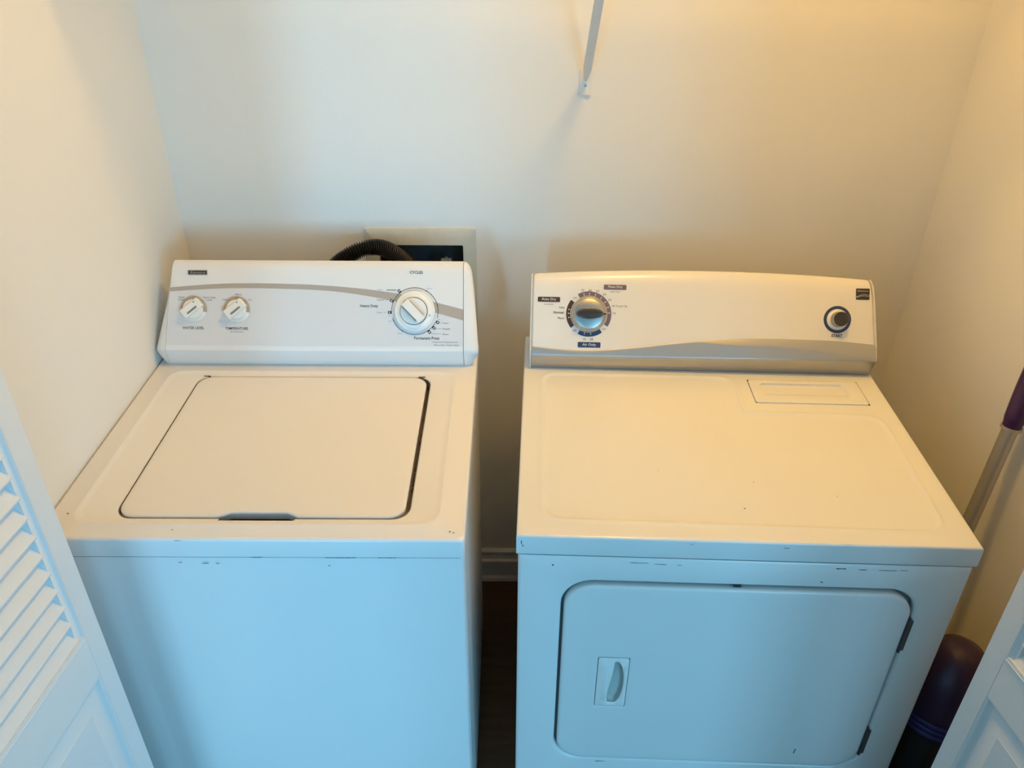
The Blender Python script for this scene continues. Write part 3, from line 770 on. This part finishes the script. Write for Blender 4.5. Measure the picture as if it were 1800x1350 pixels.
# ---- dryer console
BD = Vector((0, .080, .135)).normalized(); ND = Vector((0, -BD.z, BD.y)); P0D = Vector((0, .520, .965))
def pd(bb, h=0): v = P0D+BD*bb+ND*h; return (v.y, v.z)
profd = [(.5265, .914), (.5235, .922), (.5165, .946), (.5150, .955), pd(-.004), pd(.004), pd(.03), pd(.06), pd(.09), pd(.115), pd(.130, -.0010), pd(.142, -.0032), pd(.150, -.0065), pd(.156, -.0115), pd(.158, -.019), pd(.154, -.030), (.640, 1.06), (.650, .98), (.652, .914)]
xld = [.0110]*4+[.0108]*15
xrd = [.7315, .7330, .7365, .7368, .7365, .7362, .7350, .7325, .7305, .7285, .7272, .7262, .7255, .7250, .7250, .7255, .728, .730, .730]
arch = lambda t: .0150*max(0, 1-(2*t-1)**2)**.9
def ends(xa, off): return [x+off for x in xa]
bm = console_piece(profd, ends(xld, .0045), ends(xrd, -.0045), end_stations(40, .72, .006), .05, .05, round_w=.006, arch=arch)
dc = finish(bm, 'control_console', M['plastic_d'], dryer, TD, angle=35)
for a, c, l, r in ((xld, ends(xld, .0040), .05, 0), (ends(xrd, -.0040), xrd, 0, .05)):
    pr = [(y-.0018 if i < 13 else y, z+.0012*(z-.914)/.2) for i, (y, z) in enumerate(profd)]
    bm = console_piece(pr, a, c, [0, .1, .3, .6, .8, 1] if l else [0, .2, .4, .7, .9, 1], l, r, round_w=.003)
    finish(bm, 'end_cap', M['plastic_d'], dc, TD, angle=40)
FDc = TD @ frame(P0D, Vector((1, 0, 0)), BD, ND)
# silver swoosh band following the fold of the console
TX = [.0155, .075, .1353, .22, .3043, .3674, .42, .4899, .5877, .661, .7325]
TB = [.0036, -.0015, -.0033, .0035, .0143, .0215, .0265, .0296, .0293, .0272, .0215]
GX = [.36, .4291, .5394, .6374, .6986, .7325]
GB = [.0195, .0140, .0122, .0033, -.0051, -.0075]
bm = bmesh.new(); V = []; n = 90
for i in range(n+1):
    x = .0157+(.7322-.0157)*i/n
    f = interp(TX, TB, x); gq = min(interp(GX, GB, x), f-.002)
    pts = []
    rise = min(1, max(0, (f-gq-.002)/.012))
    def P(bb, h): v = P0D+BD*bb+ND*h; return (x, v.y, v.z)
    pts.append(P(f, -.0005)); pts.append(P(f, .0012)); 
    hg = .0014+.0034*rise
    pts.append(P(gq+.0015, hg)); pts.append(P(gq-.0015, hg+.0002))
    sm = min(1, max(0, (x-.22)/.25)); sm = sm*sm*(3-2*sm); hr = .0022+.0028*sm
    pts.append(P(min(-.0095, gq-.004), hr-.0002)); pts.append(P(-.0120, hr)); pts.append(P(-.0150, hr*.76))
    pts.append((x, .5150, .9405)); pts.append((x, .5215, .9185)); pts.append((x, .5245, .9150)); pts.append((x, .5300, .9155))
    V.append([bm.verts.new(p) for p in pts])
for p, q in zip(V, V[1:]):
    for k in range(len(p)-1): bm.faces.new((p[k], q[k], q[k+1], p[k+1]))
finish(bm, 'silver_band', M['silver'], dc, TD, angle=40)
def c4(x, y): return (.1340+(x-705)*.000211, .073-(y-575)*.000211)
K = .000211
HP = .0004
def badge(x0, x1, y0, y1, m):
    p, q = c4(x0, y1), c4(x1, y0)
    b = bmesh.new(); slab(b, rrect(p[0], q[0], p[1], q[1], .0018, 4), HP*.3, HP*1.4); return finish(b, 'badge', m, dc, FDc, smooth=False)
badge(195, 417, 410, 460, M['brown']); badge(848, 1072, 277, 326, M['mauve']); badge(603, 829, 852, 906, M['navy'])
for s, x, y, ww, hh, mm, bo in (('Auto Dry', 305, 435, 145, 30, 'whiteprint', .01), ('Time Dry', 960, 301, 145, 30, 'whiteprint', .01), ('Air Only', 716, 880, 135, 32, 'whiteprint', .01),
        ('Low Heat', 305, 483, 90, 14, 'ink2', 0), ('High Heat', 962, 348, 100, 16, 'ink2', 0), ('Less', 437, 511, 50, 20, 'ink', 0), ('Normal', 405, 562, 100, 24, 'ink', .015), ('More', 430, 618, 62, 20, 'ink', 0),
        ('OFF', 565, 415, 40, 17, 'ink2', 0), ('OFF', 565, 740, 40, 17, 'ink2', 0), ('OFF', 860, 720, 40, 17, 'ink2', 0),
        ('70', 640, 338, 32, 22, 'ink2', 0), ('60', 712, 337, 32, 22, 'ink2', 0), ('50', 788, 343, 32, 22, 'ink2', 0), ('40', 855, 375, 32, 22, 'ink2', 0), ('30', 910, 428, 32, 22, 'ink2', 0),
        ('20 Touch Up', 1008, 490, 152, 25, 'ink2', 0), ('10', 958, 560, 28, 22, 'ink2', 0), ('10', 668, 823, 28, 22, 'ink', 0), ('20', 737, 823, 32, 22, 'ink', 0)):
    text(s, *c4(x, y), ww*K, hh*K, FDc, M[mm], dc, HP*1.8, bold=bo)
KX, KY = .1340, .0735
for a0, a1, mm in ((142, 219, 'brown'), (-33, 120, 'mauve'), (242, 307, 'navy')):
    b = bmesh.new(); ringseg(b, KX, KY, .0388, .0475, a0, a1, HP*.3, HP*1.4, 40); finish(b, 'dial_band', M[mm], dc, FDc, smooth=False)
for a in (105, 89, 72, 53.5, 37, 20.5, 4, 168, 179, 191, 259, 277):
    R = Matrix.Translation((KX, KY, 0)) @ Matrix.Rotation(math.radians(a), 4, 'Z')
    bb = bmesh.new(); L = .0435 if a < 130 else .0430
    box(bb, .0385, L, -.00045, .00045, HP, HP*2.2); box(bb, L-.0006, L+.0006, -.0013, .0013, HP, HP*2.2); finish(bb, 'dial_tick', M['whiteprint'], dc, FDc @ R, smooth=False)
# timer knob
b = bmesh.new(); lathe(b, [(.0370, .0004), (.0374, .003), (.0366, .0055), (.0345, .0075), (.0335, .0080), (.0328, .0105), (.031, .0125), (.024, .0145), (.012, .0150)], 72, True, True, c=(KX, KY))
tk = finish(b, 'timer_knob', M['chrome'], dryer, FDc, angle=30)
b = bmesh.new(); rings = []
for w_, l_, z_ in ((.0118, .0285, .010), (.0116, .0282, .022), (.0100, .027, .030), (.007, .0245, .0335), (.002, .019, .0345)):
    rings.append([(KX+.0010+l_*math.copysign(abs(math.cos(a))**1.0, math.cos(a)), KY+w_*math.copysign(abs(math.sin(a))**.9, math.sin(a)), z_) for a in [2*PI*i/36 for i in range(36)]])
loft(b, rings, True, True); finish(b, 'grip_bar', M['darkgrip'], tk, FDc)
b = bmesh.new(); loft(b, [[(KX+.024, KY-.0035, z), (KX+.0365, KY-.0004, z), (KX+.0365, KY+.0004, z), (KX+.024, KY+.0035, z)] for z in (.008, .018)], True, True); finish(b, 'pointer', M['darkgrip'], tk, FDc, smooth=False)
# start button
SXc, SYc = .6513, .0728
b = bmesh.new(); ringseg(b, SXc, SYc, .0222, .0283, 0, 359.9, HP*.3, HP*1.6, 64); finish(b, 'start_ring', M['navy'], dc, FDc, smooth=False)
b = bmesh.new(); lathe(b, [(.0218, .0004), (.0215, .0015), (.019, .0012), (.0180, .0035), (.0172, .0042)], 48, True, True, c=(SXc, SYc)); stb = finish(b, 'start_button', M['knob'], dryer, FDc)
b = bmesh.new(); lathe(b, [(.0160, .004), (.0158, .019), (.0150, .021)], 48, True, True, c=(SXc, SYc)); finish(b, 'button_stem', M['chrome'], stb, FDc)
b = bmesh.new(); lathe(b, [(.0146, .0205), (.0146, .0235), (.0135, .025), (.006, .0245)], 48, True, True, c=(SXc, SYc)); finish(b, 'button_cap', M['darkgrip'], stb, FDc)
text('START', SXc, .0393, .0228, .0065, FDc, M['ink'], dc, .0008, bold=.02)
# brand badge
b = bmesh.new(); slab(b, rrect(.6882, .7157, .1152, .1383, .0015, 3), -.0012, .0012); finish(b, 'brand_badge', M['ink'], dc, FDc, smooth=False)
text('Kenmore', .7019, .1333, .0225, .0030, FDc, M['whiteprint'], dc, .0018)
for f1 in (lambda t: .1205+.0055*math.sin(t*2.5), lambda t: .1195+.0075*t**.8-.006*t**3):
    b = bmesh.new(); tube(b, [(.6885+.027*i/24, f1(i/24), .0013) for i in range(25)], .00032, 6); finish(b, 'badge_wave', M['whiteprint'], dc, FDc)

# ================================================================== outlet box, hose
ob = root('washer_outlet_box', ((BX0+BX1)/2, YB, BZ0), 0, 'recessed washer outlet box with worn white frame in the back wall', 'outlet box')
T = Matrix.Translation((-(BX0+BX1)/2, -YB, -BZ0))
b = bmesh.new()
FXo = frame(Vector((0, YB, 0)), Vector((1, 0, 0)), Vector((0, 0, 1)), Vector((0, -1, 0)))
rloft(b, [(-.2674, -.0085, .87, 1.1174, .003, .0), (-.2674, -.0085, .87, 1.1174, .003, .0035), (-.2660, -.0100, .872, 1.1160, .003, .0048), (BX0+.003, BX1-.003, BZ0, BZ1-.003, .003, .0048), (BX0+.004, BX1-.004, BZ0+.002, BZ1-.004, .002, .003), (BX0+.004, BX1-.004, BZ0+.002, BZ1-.004, .002, -.005)], n=3, cap1=False)
finish(b, 'frame', M['boxframe'], ob, T @ FXo, angle=40)
b = bmesh.new(); rloft(b, [(BX0+.002, BX1-.002, BZ0+.002, BZ1-.002, .002, -.001), (BX0+.006, BX1-.006, BZ0+.005, BZ1-.006, .004, -.085)], n=3, cap1=True)
finish(b, 'box_shell', M['boxshade'], ob, T @ FXo, angle=40)
for x in (-.085, -.155):
    b = bmesh.new(); tube(b, [(x, YB+.05, .902), (x, YB+.05, .99)], .011, 16); tube(b, [(x, YB+.05, .985), (x, YB+.02, .985)], .009, 14)
    v = finish(b, 'valve', M['brass'], ob, T)
    b = bmesh.new(); k = []
    for i in range(48):
        a = 2*PI*i/48; r = .0165+.0018*math.cos(8*a); k.append((r*math.cos(a), r*math.sin(a)))
    if x > -.1:
        loft(b, [lift(k, 0), lift([(p*1.06, q*1.06) for p, q in k], .004), lift([(p*.9, q*.9) for p, q in k], .010)], True, True)
        finish(b, 'valve_handle', M['chrome'], v, T @ Matrix.Translation((x+.002, YB+.035, 1.012)) @ Matrix.Rotation(math.radians(50), 4, 'X'))
    else: b.free()
# corrugated drain hose
ctrl = [(-.395, .735, .86), (-.375, .738, .96), (-.338, .742, 1.040), (-.302, .747, 1.074), (-.258, .755, 1.093), (-.222, .772, 1.088), (-.192, .795, 1.060), (-.165, .822, 1.020), (-.150, .845, .975), (-.146, .850, .93)]
pts = spline(ctrl, 560)
rad = [.0160+.0030*math.sin(i*2*PI/7.0) for i in range(len(pts))]
b = bmesh.new(); tube(b, pts, rad, 18)
b.transform(Matrix.Translation((.395, -.735, -.86)))
hose = finish(b, 'drain_hose', M['hose'], None, angle=80); hose.location = (-.395, .735, .86)
tag(hose, 'black corrugated drain hose arching from behind the washer into the outlet box', 'hose')

# ================================================================== wire shelf with brace
ZS = 1.762
sh = root('wire_shelf', (.17, YB, ZS), 0, 'white wire shelf above the machines held by a slanted metal brace', 'shelf')
T = Matrix.Translation((-.17, -YB, -ZS))
b = bmesh.new()
for y, z, r in ((.812, ZS, .003), (.48, ZS, .003), (.477, ZS-.028, .003), (.66, ZS-.004, .003)): tube(b, [(XL+.004, y, z), (XR-.004, y, z)], r, 8)
finish(b, 'shelf_rail', M['wire'], sh, T)
b = bmesh.new(); x = XL+.02
while x < XR-.01:
    tube(b, [(x, .815, ZS+.004), (x, .48, ZS+.004), (x, .475, ZS-.028)], .0021, 6); x += .0165
o = finish(b, 'shelf_wires', M['wire'], sh, T); o['kind'] = 'stuff'
# brace: folded metal channel from wall foot to the front rail
b = bmesh.new()
p0 = Vector((.2268, .8140, 1.4450)); p1 = Vector((.2268, .488, ZS-.018)); d = (p1-p0).normalized(); nn = Vector((1, 0, 0)); mm = d.cross(nn).normalized()
if mm.y > 0: mm = -mm
sec = [(-.0085, 0), (-.0085, .007), (-.0072, .007), (-.0072, .0013), (.0072, .0013), (.0072, .007), (.0085, .007), (.0085, 0)]
rings = []
for t, k in ((0, .35), (.06, .8), (.10, 1), (.97, 1), (1, .7)):
    c = p0.lerp(p1, t); rings.append([c+nn*u*k - mm*v for u, v in sec])
loft(b, rings, True, True); br = finish(b, 'brace', M['wire'], sh, T, smooth=False)
b = bmesh.new(); rloft(b, [(.2140, .2402, 1.4190, 1.468, .002, .0), (.2140, .2402, 1.4190, 1.468, .002, .0018)], n=2, cap0=True); box(b, .2140, .2402, 1.4170, 1.4195, 0, .005)
finish(b, 'brace_foot', M['wire'], br, T @ FXo, smooth=False)
b = bmesh.new(); lathe(b, [(.0036, .0018), (.0034, .003), (.0015, .0034)], 16, True, True, c=(.2272, 1.4365)); finish(b, 'screw', M['chrome'], br, T @ FXo)
b = bmesh.new(); lathe(b, [(.0012, .0034), (.0012, .0037)], 8, True, True, c=(.2272, 1.4365)); finish(b, 'screw', M['dark'], br, T @ FXo)

# ================================================================== mop and canister beside the dryer
bot = Vector((.925, .205, .10)); jn = Vector((1.0, .27, .9615)); 
ax = (jn-bot).normalized(); top = jn+ax*.17
mop = root('flat_mop', (bot.x, bot.y, 0), 0, 'mop with silver tube and dark purple grip leaning in the corner by the dryer', 'mop')
T = Matrix.Translation((-bot.x, -bot.y, 0))
b = bmesh.new(); tube(b, [bot, jn], .0140, 24); finish(b, 'pole', M['alu'], mop, T)
b = bmesh.new()
n = 22; P = []; Rr = []
for i in range(n+1):
    t = i/n; P.append(jn-ax*.012+ax*(.182*t)); r = .0175+.0025*math.sin(t*PI); 
    if t > .86: r *= math.sqrt(max(.02, 1-((t-.86)/.14)**2))
    if t < .06: r *= .93
    Rr.append(r)
tube(b, P, Rr, 28); gr = finish(b, 'grip', M['purple'], mop, T)
b = bmesh.new(); tube(b, [jn-ax*.016, jn-ax*.010], .0185, 24); finish(b, 'collar', M['alu'], mop, T)
b = bmesh.new(); side = Vector((-.55, -.75, .35)).normalized(); c = jn+ax*.125
ex = ax; ey = side.cross(ax).normalized(); ez = ex.cross(ey)
if ez.dot(side) < 0: ey = -ey; ez = -ez
rloft(b, [(-.024, .024, -.0085, .0085, .0084, .014), (-.024, .024, -.0085, .0085, .0084, .0215)], n=8, cap0=True)
finish(b, 'grip_inset', M['whiteprint'], gr, T @ frame(c, ex, ey, ez))
b = bmesh.new(); rloft(b, [(.86, .99, .135, .34, .02, .0), (.86, .99, .135, .34, .02, .02), (.875, .975, .15, .325, .02, .026)], n=5, cap0=True)
tube(b, [(bot.x, bot.y, .024), bot+ax*.01], .012, 12)
finish(b, 'mop_head', M['purple'], mop, T)

cn = root('canister', (.905, .045, 0), 0, 'dark canister with domed purple lid and blue band on the floor beside the dryer', 'canister')
b = bmesh.new(); lathe(b, [(.062, 0), (.066, .004), (.068, .02), (.070, .40), (.0705, .425)], 40, True, True); finish(b, 'canister_body', M['black'], cn)
for z in (.427, .441, .455):
    b = bmesh.new(); lathe(b, [(.070, z), (.0725, z+.002), (.0725, z+.008), (.070, z+.010)], 40, True, True); finish(b, 'band', M['blue'], cn)
b = bmesh.new(); lathe(b, [(.069, .464), (.071, .475), (.071, .52), (.067, .55), (.058, .578), (.042, .600), (.022, .612), (.004, .615)], 40, True, True); finish(b, 'lid', M['purple2'], cn)
